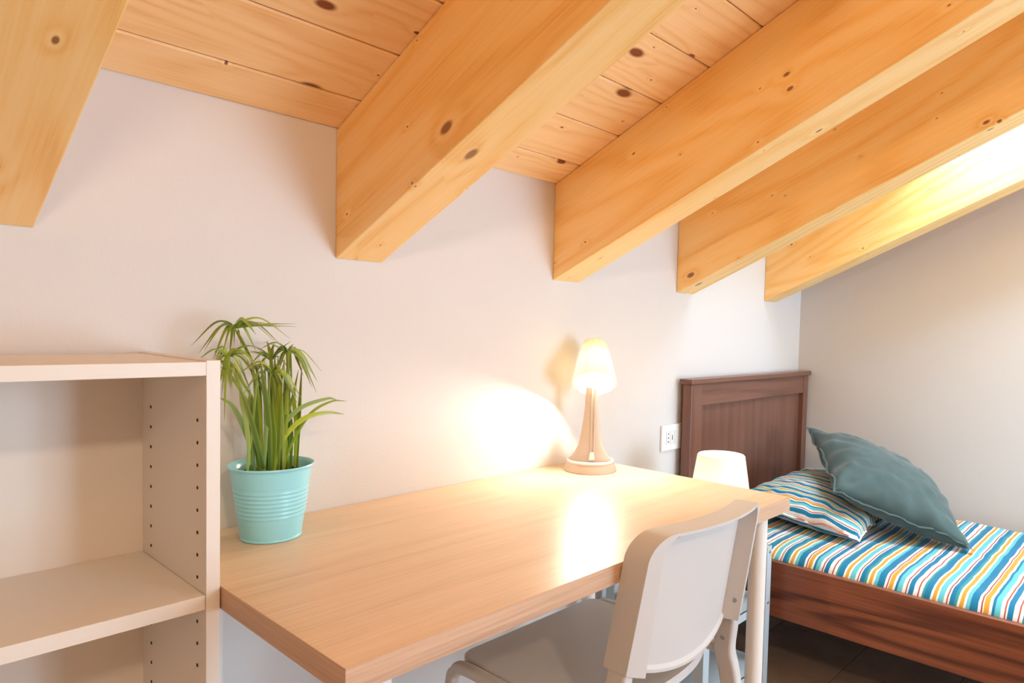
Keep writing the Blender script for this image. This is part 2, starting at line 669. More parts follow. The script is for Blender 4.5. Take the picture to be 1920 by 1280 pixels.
edges = [0.0] + [PY0 - PW * k for k in range(40)]
edges = [e for e in edges if e > YB + 0.03] + [YB]
for ya, yb in zip(edges[:-1], edges[1:]):
    if yb < SKY_Y0 - 1e-4 and ya > SKY_Y1 + 1e-4:
        board(XL, SKY_X0, ya, yb)
        board(SKY_X1, XR, ya, yb)
    else:
        board(XL, XR, ya, yb)

# skylight and rear window: frame, pane
sk = empty('window_1', ((SKY_X0 + SKY_X1) / 2, ym, cz(ym)), 'roof window between the two pine beams above the bed', 'window')
sk['kind'] = 'structure'
fw = 0.025
bm = slab(SKY_X0, SKY_X0 + fw, SKY_Y0, SKY_Y1, 0.07, 0.05)
bm = slab(SKY_X1 - fw, SKY_X1, SKY_Y0, SKY_Y1, 0.07, 0.05, bm)
bm = slab(SKY_X0 + fw, SKY_X1 - fw, SKY_Y0, SKY_Y0 - fw, 0.07, 0.05, bm)
bm = slab(SKY_X0 + fw, SKY_X1 - fw, SKY_Y1 + fw, SKY_Y1, 0.07, 0.05, bm)
obj('window_frame', bm, MT['frame'], sk)
obj('pane', slab(SKY_X0 + fw, SKY_X1 - fw, SKY_Y0 - fw, SKY_Y1 + fw, 0.09, 0.006), MT['glass'], sk)
wn = empty('window_2', ((x0 + x1) / 2, YB - 0.08, z0), 'white framed window in the wall facing the desk', 'window')
wn['kind'] = 'structure'
bm = b_box(x0, x0 + .05, YB - .1, YB - .05, z0, z1)
bm = b_box(x1 - .05, x1, YB - .1, YB - .05, z0, z1, bm=bm)
bm = b_box((x0 + x1) / 2 - .04, (x0 + x1) / 2 + .04, YB - .1, YB - .05, z0, z1, bm=bm)
bm = b_box(x0, x1, YB - .1, YB - .05, z0, z0 + .05, bm=bm)
bm = b_box(x0, x1, YB - .1, YB - .05, z1 - .05, z1, bm=bm)
obj('window_frame', bm, MT['frame'], wn)
for xa, xb in ((x0 + .05, (x0 + x1) / 2 - .04), ((x0 + x1) / 2 + .04, x1 - .05)):
    obj('pane', b_box(xa, xb, YB - .08, YB - .074, z0 + .05, z1 - .05), MT['glass'], wn)

# ------------------------------------------------------------------ beams
BW = 0.1055
BLAB = ['thick pine ceiling beam meeting the wall above the white bookcase',
        'thick pine ceiling beam meeting the wall between plant and desk lamp',
        'pine ceiling beam meeting the wall right above the desk lamp',
        'pine ceiling beam meeting the wall above the socket and headboard edge',
        'pine ceiling beam catching white skylight glare beside the bed wall']
for xb_, lab in zip((0.1229, 0.7093, 1.3408, 1.9416, 2.5816), BLAB):
    mw = Matrix.Translation((xb_ + BW / 2, 0, ZBM)) @ rot
    inv = mw.inverted()
    zt, yb = ZC - 0.0005, YB + 0.001
    pts = [inv @ Vector(p) for p in ((xb_, -0.0005, ZBM), (xb_, yb, ZBM - SL * yb), (xb_, yb, zt - SL * yb), (xb_, -0.0005, zt))]
    b = b_prism(pts, inv.to_3x3() @ Vector((BW, 0, 0)), bev=0.0025)
    o = obj('ceiling_beam', b, MT['beam'], None, matrix=mw)
    tag(o, lab, 'beam', 'pine ceiling beams')

# ------------------------------------------------------------------ bookcase
XB, TB, YF = 0.3840, 0.0185, -0.280
XA = XB - 0.80
bk = empty('bookcase', ((XA + XB) / 2, -0.14, 0), 'white open bookcase with adjustable shelves standing beside the desk', 'bookcase')
W_ = MT['white']
for a, b_ in ((XB - TB, XB), (XA, XA + TB)):
    obj('side_panel', b_box(a, b_, YF, -0.001, 0.0, 1.0475, 0.0008), W_, bk)
obj('back_panel', b_box(XA + TB, XB - TB, -0.0115, -0.006, 0.0, 1.0445), W_, bk)
obj('top_panel', b_box(XA + TB, XB - TB, YF, -0.0118, 1.0265, 1.0455, 0.0008), W_, bk)
for zt in (0.72, 0.40):
    obj('shelf', b_box(XA + TB + .0006, XB - TB - .0006, YF + .001, -0.0118, zt - 0.0205, zt, 0.0008), W_, bk)
obj('bottom_panel', b_box(XA + TB, XB - TB, YF, -0.0118, 0.06, 0.079, 0.0008), W_, bk)
obj('plinth', b_box(XA + TB, XB - TB, YF + .01, YF + .026, 0.0, 0.06), W_, bk)
bm = None
for sx, xh in ((1, XB - TB), (-1, XA + TB)):
    for yh in (-0.2488, -0.0536):
        for k in range(-2, 24):
            zh = 0.9621 - 0.032 * k
            if abs(zh - 0.71) < 0.022 or abs(zh - 0.39) < 0.022 or zh > 0.97:
                continue
            b = bmesh.new()
            bmesh.ops.create_cone(b, cap_ends=True, segments=10, radius1=0.0026, radius2=0.0026, depth=0.0008,
                                  matrix=Matrix.Translation((xh - sx * 0.0003, yh, zh)) @ Matrix.Rotation(math.pi / 2, 4, 'Y'))
            bm = merge(bm, b)
ph = obj('shelf_pin_holes', bm, MT['hole'], bk)
ph['kind'] = 'stuff'

# ------------------------------------------------------------------ desk
DL, DR, DF, DZ, DT = 0.3856, 1.5115, -0.6148, 0.7269, 0.0323
dk = empty('desk', ((DL + DR) / 2, -0.3, 0), 'pale oak desk on round white legs along the wall', 'desk')
top_ = obj('tabletop', b_box(DL + .001, DR - .001, DF + .001, -0.0015, DZ - DT, DZ, 0.0004), MT['oak'], dk, loc=((DL + DR) / 2, -0.3, DZ))
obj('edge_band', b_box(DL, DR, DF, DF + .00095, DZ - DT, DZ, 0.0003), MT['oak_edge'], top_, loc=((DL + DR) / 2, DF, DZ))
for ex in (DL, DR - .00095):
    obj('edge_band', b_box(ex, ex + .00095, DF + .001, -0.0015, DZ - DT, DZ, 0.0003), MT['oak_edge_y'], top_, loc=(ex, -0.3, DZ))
for lx in (DL + 0.07, DR - 0.048):
    for ly in (DF + 0.052, -0.052):
        obj('leg', b_lathe([(0, 0), (0.0195, 0), (0.02, 0.004), (0.02, DZ - DT - .003), (0.034, DZ - DT - .003), (0.034, DZ - DT - .0002), (0, DZ - DT - .0002)],
                           (lx, ly, 0), 32), MT['steel'], dk, smooth=40)

# ------------------------------------------------------------------ chair
HX = 1.055
ch = empty('chair', (HX, -0.42, 0), 'white plastic chair with curved backrest tucked under the desk', 'chair')
ZTOP = 0.782


def back_front(x, z):
    s = (x - HX) / 0.19
    return -0.665 + 0.038 * s * s + (ZTOP - z) * 0.15


def make_back():
    """curved shell: thin panel in front, deep rim at the sides and top pointing backwards"""
    b = bmesh.new()
    R = 0.045
    side = [0.0, 0.5, 1.0, 1.5, 2.0]                 # 0..1 rim, 1..2 inner wall of the rim
    NP = 44
    cols = [(-1, t) for t in side] + [(0, k / NP) for k in range(1, NP)] + [(1, t) for t in side[::-1]]
    tops = [0.0, 0.0025, 0.005, 0.0085, 0.012]
    NR_ = 52
    rows = [('t', d) for d in tops] + [('m', (k / NR_) ** 1.5) for k in range(1, NR_ + 1)] + [('b', 0)]
    fr, re = [], []
    for kind, val in rows[::-1]:
        rf, rr = [], []
        for zone, t in cols:
            a_est = zone * (1 - 0.16 * min(t, 1)) if zone else -0.8 + 1.6 * t
            zb = 0.508 + 0.042 * a_est * a_est
            if kind == 't':
                z = ZTOP - val
            elif kind == 'm':
                z = (ZTOP - 0.012) + (zb + 0.006 - (ZTOP - 0.012)) * val
            else:
                z = zb
            hw = 0.194 - 0.012 * (z - 0.5) / 0.28
            if z > ZTOP - R:
                hw = hw - R + math.sqrt(max(0, R * R - (z - ZTOP + R) ** 2))
            rw = 0.024 + 0.014 * (ZTOP - z) / 0.25   # rim, widening towards the legs
            if zone:
                ds = rw * t if t <= 1 else rw + 0.008 * (t - 1)
                x = HX + zone * (hw - ds)
                dep = 0.048 if t <= 1 else 0.048 - 0.036 * (t - 1)
            else:
                x = HX + (2 * t - 1) * (hw - rw - 0.008)
                dep = 0.012
            if kind == 't':
                dep = max(dep, 0.048 if val <= 0.005 else 0.048 - 0.036 * (val - 0.005) / 0.007)
            if kind == 'b' or (kind == 'm' and val == 1.0):
                dep = max(dep, 0.017)
            y = back_front(x, z)
            rf.append(b.verts.new((x, y, z)))
            rr.append(b.verts.new((x, y - dep, z)))
        fr.append(rf)
        re.append(rr)
    NA, NB = len(cols) - 1, len(rows) - 1
    for j in range(NB):
        for i in range(NA):
            b.faces.new((fr[j][i], fr[j][i + 1], fr[j + 1][i + 1], fr[j + 1][i]))
            b.faces.new((re[j][i], re[j + 1][i], re[j + 1][i + 1], re[j][i + 1]))
    for i in range(NA):
        b.faces.new((fr[0][i], re[0][i], re[0][i + 1], fr[0][i + 1]))
        b.faces.new((fr[NB][i], fr[NB][i + 1], re[NB][i + 1], re[NB][i]))
    for j in range(NB):
        b.faces.new((fr[j][0], fr[j + 1][0], re[j + 1][0], re[j][0]))
        b.faces.new((fr[j][NA], re[j][NA], re[j + 1][NA], fr[j + 1][NA]))
    bmesh.ops.recalc_face_normals(b, faces=b.faces)
    return b


back = obj('backrest', make_back(), MT['chair'], ch, smooth=22)


def make_seat():
    """dished plate with a rounded rear edge and a thin rim"""
    out = []
    yf, hw = -0.236, 0.205
    N = 40
    # rear edge: arc from right to left
    for i in range(N + 1):
        a = 1 - 2 * i / N
        out.append((HX + a * 0.212, -0.598 + 0.052 * abs(a) ** 2.4))
    # left side to the front corner
    r = 0.028
    for k in range(7):
        an = math.radians(180 - 90 * k / 6)
        out.append((HX - hw + r + r * math.cos(an), yf - r + r * math.sin(an)))
    for k in range(7):
        an = math.radians(90 - 90 * k / 6)
        out.append((HX + hw - r + r * math.cos(an), yf - r + r * math.sin(an)))
    b = bmesh.new()
    c = Vector((HX, -0.42))
    rings = []
    for s, dz in ((0.0, -0.010), (0.5, -0.008), (0.8, -0.004), (0.93, -0.001), (0.985, 0.0), (1.0, -0.003), (1.0, -0.016), (0.985, -0.018), (0.0, -0.022)):
        rings.append([b.verts.new((c.x + (p[0] - c.x) * max(s, .001), c.y + (p[1] - c.y) * max(s, .001), 0.456 + dz)) for p in out])
    n = len(out)
    for p, q in zip(rings[:-1], rings[1:]):
        for i in range(n):
            j = (i + 1) % n
            b.faces.new((p[i], p[j], q[j], q[i]))
    bmesh.ops.recalc_face_normals(b, faces=b.faces)
    return b


obj('seat', make_seat(), MT['chair'], ch, smooth=40)
flat = rrect(0.0135, 0.0210, 0.008, 4)
for s in (-1, 1):
    # rear leg: from the backrest past the seat, then raking backwards to the floor
    path = spline([(HX + s * 0.174, -0.619, 0.580), (HX + s * 0.181, -0.614, 0.52), (HX + s * 0.198, -0.601, 0.455), (HX + s * 0.210, -0.607, 0.40),
                   (HX + s * 0.218, -0.625, 0.28), (HX + s * 0.222, -0.690, 0.0)], 8)
    lg = obj('leg', b_sweep(path, flat, (1, 0, 0)), MT['chair'], ch, smooth=50)
    for zz, par in ((0.578, back), (0.484, lg)):
        nrm = Vector((-s, -0.12, 0)).normalized()
        if par is back:
            xs = HX + s * (0.1905 - 0.0375)
            cpt = Vector((xs, back_front(xs, zz) - 0.033, zz))
        else:
            cpt = Vector((HX + s * (0.1905 - 0.0140), -0.607, zz))
        q = nrm.to_track_quat('Z', 'Y').to_matrix().to_4x4()
        b = bmesh.new()
        bmesh.ops.create_cone(b, cap_ends=True, segments=20, radius1=0.0062, radius2=0.0050, depth=0.003, matrix=Matrix.Translation(cpt) @ q)
        sc_ = obj('screw', b, MT['screw'], lg if par is lg else back, smooth=40)
    # front leg and side rail are one bent tube
    path = spline([(HX + s * 0.226, -0.205, 0.0), (HX + s * 0.224, -0.222, 0.20), (HX + s * 0.222, -0.236, 0.395), (HX + s * 0.220, -0.247, 0.430),
                   (HX + s * 0.219, -0.275, 0.443), (HX + s * 0.217, -0.40, 0.443), (HX + s * 0.212, -0.585, 0.443)], 8)
    obj('leg', b_sweep(path, rrect(0.0115, 0.0115, 0.008, 4), (1, 0, 0)), MT['chair'], ch, smooth=50)

# ------------------------------------------------------------------ nightstand
NX0, NX1, NY0, NY1, NH = 1.565, 1.950, -0.370, -0.035, 0.458
ns = empty('nightstand', ((NX0 + NX1) / 2, (NY0 + NY1) / 2, 0), 'small grey metal shelf unit between desk and bed', 'nightstand')
for sx, xx in ((1, NX0), (-1, NX1)):
    for sy, yy in ((1, NY0), (-1, NY1)):
        pts = [(xx, yy), (xx + sx * .030, yy), (xx + sx * .030, yy + sy * .002), (xx + sx * .002, yy + sy * .002), (xx + sx * .002, yy + sy * .030), (xx, yy + sy * .030)]
        p = obj('post', b_prism([(a, b_, 0.0) for a, b_ in pts], (0, 0, NH)), MT['shelf'], ns)
        if sy == 1:
            for zb in (NH - .016, 0.285):
                b = bmesh.new()
                bmesh.ops.create_uvsphere(b, u_segments=12, v_segments=6, radius=0.005,
                                          matrix=Matrix.Translation((xx + sx * .013, yy - .0004, zb)) @ Matrix.Scale(0.5, 4, (0, 1, 0)))
                obj('bolt', b, MT['screw'], p, smooth=60)
for zt in (NH - .002, 0.297, 0.10):
    g = 0.0025
    bm = b_box(NX0 + g, NX1 - g, NY0 + g, NY1 - g, zt - .002, zt)
    for a in ((NX0 + g, NX1 - g, NY0 + g, NY0 + g + .002), (NX0 + g, NX1 - g, NY1 - g - .002, NY1 - g), (NX0 + g, NX0 + g + .002, NY0 + g, NY1 - g), (NX1 - g - .002, NX1 - g, NY0 + g, NY1 - g)):
        bm = b_box(*a, zt - .026, zt, bm=bm)
    obj('shelf', bm, MT['shelf'], ns)

# ------------------------------------------------------------------ bed
BX0, BX1 = 1.970, 2.925
HF = -0.055                    # front of the headboard posts
bed = empty('bed', ((BX0 + BX1) / 2, -1.0, 0), 'dark walnut single bed with panelled headboard along the side wall', 'bed')
hbp = (BX0 + BX1) / 2
for a, b_ in ((BX0, BX0 + 0.066), (BX1 - 0.050, BX1 - 0.004)):
    obj('post', b_box(a, b_, HF, -0.020, 0, 0.925, 0.002), MT['walnut_v'], bed, loc=((a + b_) / 2, HF, 0.5))
obj('cap', b_box(BX0 - .012, BX1 + .004, HF - .010, -0.012, 0.9255, 0.943, 0.003), MT['walnut_h'], bed, loc=(hbp, HF, 0.93))
obj('top_rail', b_box(BX0 + .066, BX1 - .050, HF + .002, -0.022, 0.850, 0.925, 0.0015), MT['walnut_h'], bed, loc=(hbp, HF, 0.88))
obj('panel', b_box(BX0 + .066, BX1 - .050, HF + .020, -0.026, 0.30, 0.850), MT['walnut_v'], bed, loc=(hbp, HF, 0.6))
obj('bead', b_box(BX0 + .0665, BX0 + .078, HF + .004, HF + .0198, 0.36, 0.8498, 0.002), MT['walnut_v'], bed, loc=(BX0 + .07, HF, 0.6))
obj('bottom_rail', b_box(BX0 + .066, BX1 - .050, HF + .002, -0.022, 0.22, 0.30, 0.0015), MT['walnut_h'], bed, loc=(hbp, HF, 0.26))
for a, b_ in ((1.998, 2.020), (BX1 - .026, BX1 - .004)):
    obj('side_rail', b_box(a, b_, -2.02, HF - .0005, 0.2195, 0.393, 0.002), MT['walnut'], bed, loc=(a, -1.0, 0.3))
obj('footboard', b_box(BX0 + .01, BX1 - .004, -2.045, -2.0205, 0.22, 0.45, 0.002), MT['walnut_h'], bed, loc=(hbp, -2.03, 0.3))
for a in (BX0 + .01, BX1 - .060):
    obj('leg', b_box(a, a + .05, -2.085, -2.0455, 0, 0.45, 0.002), MT['walnut_v'], bed, loc=(a, -2.06, 0.2))
obj('slat_base', b_box(2.0205, BX1 - .0265, -2.02, HF - .002, 0.235, 0.255), MT['walnut'], bed, loc=(hbp, -1, 0.24))


def fbm(p, s, seed=0.0):
    return noise.fractal(Vector((p[0] * s + seed, p[1] * s, p[2] * s)), 1.0, 2.0, 3)


def make_mattress():
    b = bmesh.new()
    xa, xb, ya, yb = 2.0215, BX1 - .0275, -2.018, HF - .004
    NX, NY = 44, 100
    top = []
    for j in range(NY + 1):
        row = []
        for i in range(NX + 1):
            u, v = i / NX, j / NY
            x, y = xa + (xb - xa) * u, ya + (yb - ya) * v
            d = min(u * (xb - xa), (1 - u) * (xb - xa), v * (yb - ya), (1 - v) * (yb - ya))
            z = 0.424 - 0.030 * max(0, 1 - d / 0.055) ** 2.2
            z += 0.004 * fbm((x, y, 0), 9) + 0.0025 * fbm((x * .4, y, 0), 40, 5) * max(0, 1 - d / 0.3)
            row.append(b.verts.new((x, y, z)))
        top.append(row)
    for j in range(NY):
        for i in range(NX):
            b.faces.new((top[j][i], top[j][i + 1], top[j + 1][i + 1], top[j + 1][i]))
    loop = top[0] + [r[-1] for r in top[1:]] + top[-1][-2::-1] + [r[0] for r in top[-2:0:-1]]
    low = [b.verts.new((v.co.x, v.co.y, 0.256)) for v in loop]
    n = len(loop)
    for i in range(n):
        j = (i + 1) % n
        b.faces.new((loop[i], low[i], low[j], loop[j]))
    b.faces.new(low)
    bmesh.ops.recalc_face_normals(b, faces=b.faces)
    return b


mt = obj('mattress', make_mattress(), MT['mattress'], None, smooth=50, loc=(hbp, -1.0, 0.256))
tag(mt, 'mattress in a sheet with teal, white and mustard stripes in the bed frame', 'mattress')


def pillow(name, A, B, C, D, thick, mat, seed, floor=None, pinch=0.05, seam_mat=None, wr=0.006, N=44, belly=0.5, rest=None):
    """A-B-C-D seam corners; both faces bulge along the normal"""
    A, B, C, D = (Vector(p) for p in (A, B, C, D))
    nrm = ((C - A).cross(D - B)).normalized()
    if nrm.z < 0:
        nrm = -nrm
    b = bmesh.new()
    uvl = b.loops.layers.uv.new('UVMap')
    grid = {}
    seam = []
    for side in (1, -1):
        for j in range(N + 1):
            for i in range(N + 1):
                u, v = i / N, j / N
                # seam edges curve inwards between the corners
                pu = u + pinch * (0.5 - u) * 2 * (1 - (2 * v - 1) ** 2) * abs(2 * u - 1) ** 2
                pv = v + pinch * (0.5 - v) * 2 * (1 - (2 * u - 1) ** 2) * abs(2 * v - 1) ** 2
                p = (A * (1 - pu) + B * pu) * (1 - pv) + (D * (1 - pu) + C * pu) * pv
                eu, ev = 1 - (2 * u - 1) ** 2, 1 - (2 * v - 1) ** 2
                h = max(0.0, eu * ev) ** belly
                edge = i in (0, N) or j in (0, N)
                if edge and side == -1:
                    grid[side, i, j] = grid[1, i, j]
                    continue
                wn_ = fbm(p, 14, seed) * wr * (1 + 2.0 * (1 - h))
                rad = math.atan2(v - .5, u - .5)
                wn_ += wr * 1.2 * (1 - h) * math.sin(rad * 17 + 3 * fbm(p, 5, seed + 3)) * (0 if edge else 1)
                k = 0.5 * (1.0 if side == 1 else 0.85)
                q = p + nrm * (side * (thick * k * h) + (wn_ if side == 1 else -wn_ * .5))
                if floor is not None:
                    q.z = max(q.z, floor)
                if rest is not None:
                    hit = rest.ray_cast(Vector((q.x, q.y, 2.0)), Vector((0, 0, -1)))
                    if hit[0] is not None:
                        q.z = max(q.z, hit[0].z + (0.010 if side == 1 else 0.003))
                vt = b.verts.new(q)
                grid[side, i, j] = vt
    for side in (1, -1):
        for j in range(N):
            for i in range(N):
                idx = [(i, j), (i + 1, j), (i + 1, j + 1), (i, j + 1)]
                if side == -1:
                    idx = idx[::-1]
                f = b.faces.new([grid[side, a, c] for a, c in idx])
                for lp, (a, c) in zip(f.loops, idx):
                    lp[uvl].uv = (a / N, c / N)
    rim = [grid[1, i, 0] for i in range(N)] + [grid[1, N, j] for j in range(N)] + [grid[1, i, N] for i in range(N, 0, -1)] + [grid[1, 0, j] for j in range(N, 0, -1)]
    rimc = [v.co.copy() for v in rim]
    bmesh.ops.recalc_face_normals(b, faces=b.faces)
    base = (A + B + C + D) / 4
    o = obj(name, b, mat, None, smooth=80, loc=base)
    if seam_mat:
        ctr = base
        path = []
        for p in rimc:
            d = (p - ctr).normalized()
            path.append(p + d * 0.003)
        path.append(path[0].copy())
        sb = b_sweep(path, [(0.0065, 0), (0, .0016), (-.0065, 0), (0, -.0016)], tuple(nrm.cross(Vector((0.3, 0.2, 0.9)))), cap=False)
        # a flat welt that points outwards
        sb.free()
        sb = bmesh.new()
        rings = []
        for p in path[:-1]:
            d = (p - ctr).normalized()
            rings.append([sb.verts.new(p - d * .006 + nrm * .0012), sb.verts.new(p + d * .006 + nrm * (0.003 * fbm(p, 25, seed))), sb.verts.new(p - d * .006 - nrm * .0012)])
        n = len(rings)
        for i in range(n):
            p_, q_ = rings[i], rings[(i + 1) % n]
            for k in range(3):
                l = (k + 1) % 3
                sb.faces.new((p_[k], p_[l], q_[l], q_[k]))
        bmesh.ops.recalc_face_normals(sb, faces=sb.faces)
        obj('seam', sb, seam_mat, o, smooth=60)
    return o


pl = pillow('pillow', (2.215, -0.085, 0.505), (2.885, -0.085, 0.515), (2.87, -0.505, 0.462), (2.225, -0.535, 0.452), 0.165, MT['pillow'], 2.0,
            floor=0.4265, pinch=0.04, seam_mat=MT['pillow'], wr=0.004)
tag(pl, 'bed pillow in a striped teal, white and mustard case against the headboard', 'pillow')
bpy.context.view_layer.update()
tree = BVHTree.FromPolygons([pl.location + v.co for v in pl.data.vertices], [tuple(p.vertices) for p in pl.data.polygons])
cu = pillow('cushion', (2.655, -0.165, 0.732), (2.255, -0.440, 0.590), (2.433, -0.812, 0.436), (2.850, -0.560, 0.560), 0.200, MT['teal'], 9.0,
            floor=0.4275, pinch=0.05, seam_mat=MT['teal'], wr=0.006, rest=tree)
tag(cu, 'plain teal cushion leaning on the striped pillow', 'cushion')

# ------------------------------------------------------------------ bedside lamp
LX, LY, LZ = 1.790, -0.275, NH
bl = empty('table_lamp', (LX, LY, LZ), 'small white lamp with cone shade on the metal nightstand behind the desk', 'lamp')
obj('base', b_lathe([(0, 0), (0.062, 0), (0.066, 0.004), (0.064, 0.02), (0.052, 0.07), (0.040, 0.115), (0.036, 0.125), (0, 0.126)], (LX, LY, LZ + .0003), 48), MT['lamprim'], bl, smooth=40)
rib = lambda i, k: 1 + 0.004 * (1 if i % 2 else -1)
obj('shade', b_lathe([(0.096, 0.110), (0.0690, 0.283), (0.0665, 0.286), (0.0650, 0.283), (0.0935, 0.111)], (LX, LY, LZ), 120, mod=rib, closed=True), MT['bedshade'], bl, smooth=30)
obj('bulb', b_lathe([(0, 0.126), (0.013, 0.127), (0.014, 0.145), (0.024, 0.175), (0.024, 0.19), (0.014, 0.208), (0, 0.212)], (LX, LY, LZ), 24), MT['bedbulb'], bl, smooth=60)
bp = point('bedside_lamp_light', (LX, LY, LZ + 0.235), 1.0, (1.0, 0.82, 0.62), 0.02)

# ------------------------------------------------------------------ desk lamp
QX, QY = 1.392, -0.106
dl = empty('desk_lamp', (QX, QY, DZ), 'lit desk lamp with pleated cream shade and flared grey foot', 'lamp')
Q = (QX, QY, DZ + 0.0003)
obj('base', b_lathe([(0, 0), (0.0700, 0), (0.0708, 0.002), (0.066, 0.018), (0.0630, 0.0235), (0, 0.0235)], Q, 64), MT['lampbody'], dl, smooth=35)
obj('rim', b_lathe([(0.0630, 0.0237), (0.0632, 0.0275), (0.0600, 0.0300), (0.0570, 0.0275), (0.0575, 0.0237)], Q, 64, closed=True), MT['lamprim'], dl, smooth=60)
tocam = Vector((CAM.x - QX, CAM.y - QY, 0)).normalized()
sidev = Vector((-tocam.y, tocam.x, 0))
# flared column: wide oval at the foot, narrow at the neck
prof = [(0.024, 0.0570), (0.030, 0.0550), (0.040, 0.0485), (0.052, 0.0405), (0.066, 0.0335), (0.085, 0.0290), (0.110, 0.0250), (0.140, 0.0210), (0.170, 0.0180), (0.195, 0.0168), (0.222, 0.0160)]
b = bmesh.new()
rings = []
NR = 40
for z, hw in prof:
    dep = 0.014 + 0.42 * (hw - 0.0155)
    ring = []
    for i in range(NR):
        a = 2 * math.pi * i / NR
        p = Vector((QX, QY, DZ + z)) + sidev * (hw * math.cos(a)) + tocam * (dep * math.sin(a) * (1 if math.sin(a) < 0 else 0.55))
        ring.append(b.verts.new(p))
    rings.append(ring)
for p, q in zip(rings[:-1], rings[1:]):
    for i in range(NR):
        j = (i + 1) % NR
        b.faces.new((p[i], p[j], q[j], q[i]))
b.faces.new(rings[0][::-1])
b.faces.new(rings[-1])
bmesh.ops.recalc_face_normals(b, faces=b.faces)
col = obj('column', b, MT['lampbody'], dl, smooth=50)
# cable channel down the middle of the column and the notch at its foot
path = [Vector((QX, QY, DZ + z)) + tocam * (0.55 * (0.014 + 0.42 * (hw - 0.0155)) + .0004) + sidev * 0.004 for z, hw in prof[3:]]
for dx in (-0.0042, 0.0042):
    obj('rib', b_sweep([p + sidev * dx for p in path], circ(0.0018, 8), tuple(sidev)), MT['lampbody'], col, smooth=60)
pf = Vector((QX, QY, DZ)) + tocam * 0.0196 + sidev * 0.004
obj('notch', b_prism([pf + sidev * -0.008 + Vector((0, 0, .0305)), pf + sidev * 0.008 + Vector((0, 0, .0305)), pf + sidev * 0.0052 + Vector((0, 0, .050)) - tocam * .004, pf - sidev * 0.0052 + Vector((0, 0, .050)) - tocam * .004], tocam * 0.003), MT['lamprim'], col)
# tilted head: local +Z is the direction the lamp shines
AX = (tocam * 0.60 + Vector((0, 0, -0.80)) + sidev * 0.02).normalized()
C0 = Vector((QX, QY, DZ)) + Vector((0, 0, 0.232)) + tocam * 0.014 + sidev * 0.006     # centre of the opening
HL = 0.135
hm = Matrix.Translation(C0 - AX * HL) @ AX.to_track_quat('Z', 'X').to_matrix().to_4x4()
pleat = lambda i, k: 1 + (0.042 if i % 2 else -0.042) * (1 if 1 <= k else 0)
outer = [(0.0, 0.0), (0.020, 0.0005), (0.030, 0.006), (0.0345, 0.018), (0.0440, 0.06), (0.0515, 0.10), (0.0575, HL)]
inner = [(0.0545, HL), (0.0485, 0.10), (0.041, 0.06), (0.0315, 0.018), (0.027, 0.009), (0.017, 0.004), (0.0, 0.0035)]
head = obj('shade', b_lathe(outer + inner, (0, 0, 0), 72, mod=lambda i, k: pleat(i, k) if k < 7 else 1), MT['shade'], dl, matrix=hm, smooth=20)
b = bmesh.new()
bmesh.ops.create_uvsphere(b, u_segments=24, v_segments=16, radius=0.019, matrix=Matrix.Translation((0, 0, 0.070)))
bulb = obj('bulb', b, MT['bulb'], dl, matrix=hm, smooth=80)
b = b_lathe([(0, 0.003), (0.015, 0.004), (0.016, 0.052), (0, 0.053)], (0, 0, 0), 20)
obj('socket', b, MT['lampbody'], dl, matrix=hm, smooth=40)
pdl = point('desk_lamp_light', C0 - AX * 0.021, 14.5, (1.0, 0.91, 0.77), 0.011)

# ------------------------------------------------------------------ wall socket
so = empty('wall_socket', (1.931, -0.004, 0.746), 'white wall socket plate between the desk and the headboard', 'socket')
obj('plate', b_box(1.8725, 1.9895, -0.008, -0.0002, 0.703, 0.790, 0.0025), MT['plate'], so)
for k in range(3):
    xa = 1.8965 + 0.0232 * k
    md = obj('module', b_box(xa, xa + 0.0226, -0.0095, -0.0082, 0.7245, 0.7685, 0.0008), MT['plate_in'], so)
    if k < 2:
        for j in range(3):
            if k == 1 and j != 1:
                continue
            b = b_box(xa + .0113 - (.0022 if k == 0 else .0016), xa + .0113 + (.0022 if k == 0 else .0016), -0.0100, -0.0096,
                      0.7465 + (j - 1) * .013 - (.0022 if k == 0 else .008), 0.7465 + (j - 1) * .013 + (.0022 if k == 0 else .008))
            obj('slot', b, MT['screw_dark'], md)

# ------------------------------------------------------------------ potted plant
PX, PY = 0.539, -0.098
pt = empty('potted_plant', (PX, PY, DZ), 'grassy green plant in a mint metal pot on the desk', 'plant')
prof_o = [(0.0, 0.0), (0.0485, 0.0), (0.0502, 0.0015), (0.0502, 0.004), (0.0492, 0.0055)]
H = 0.128
for k in range(33):
    z = 0.006 + k * (H - 0.012) / 32
    r = 0.0492 + (0.0668 - 0.0492) * z / H
    if 9 <= k <= 23:
        r += 0.0007 * math.sin(k * math.pi * 1.0 + 0.5 * math.pi)
    prof_o.append((r, z))
prof_o += [(0.0672, H - .004), (0.0695, H - .003), (0.0703, H - .001), (0.0695, H + .001), (0.0672, H), (0.0640, H - .006), (0.0570, 0.07), (0.0, 0.069)]
pot = obj('pot', b_lathe(prof_o, (PX, PY, DZ + .0002), 64), MT['pot'], pt, smooth=40)
obj('soil', b_lathe([(0.0, 0.112), (0.03, 0.113), (0.0615, 0.111), (0.0600, 0.105), (0, 0.105)], (PX, PY, DZ), 32), MT['soil'], pt, smooth=60)
random.seed(11)
KX, KZ = 0.000934, 0.000925


def P(u, v, d=0.0):
    """plant sketch coordinates (right, down, towards the room) to the world"""
    x = PX + (u - 507) * KX * (1 - d * 0.5)
    z = 0.845 + (880 - v) * KZ - (u - 507) * 0.00009
    return Vector((x + d * -0.75, min(PY - d * 0.66, -0.012), z))


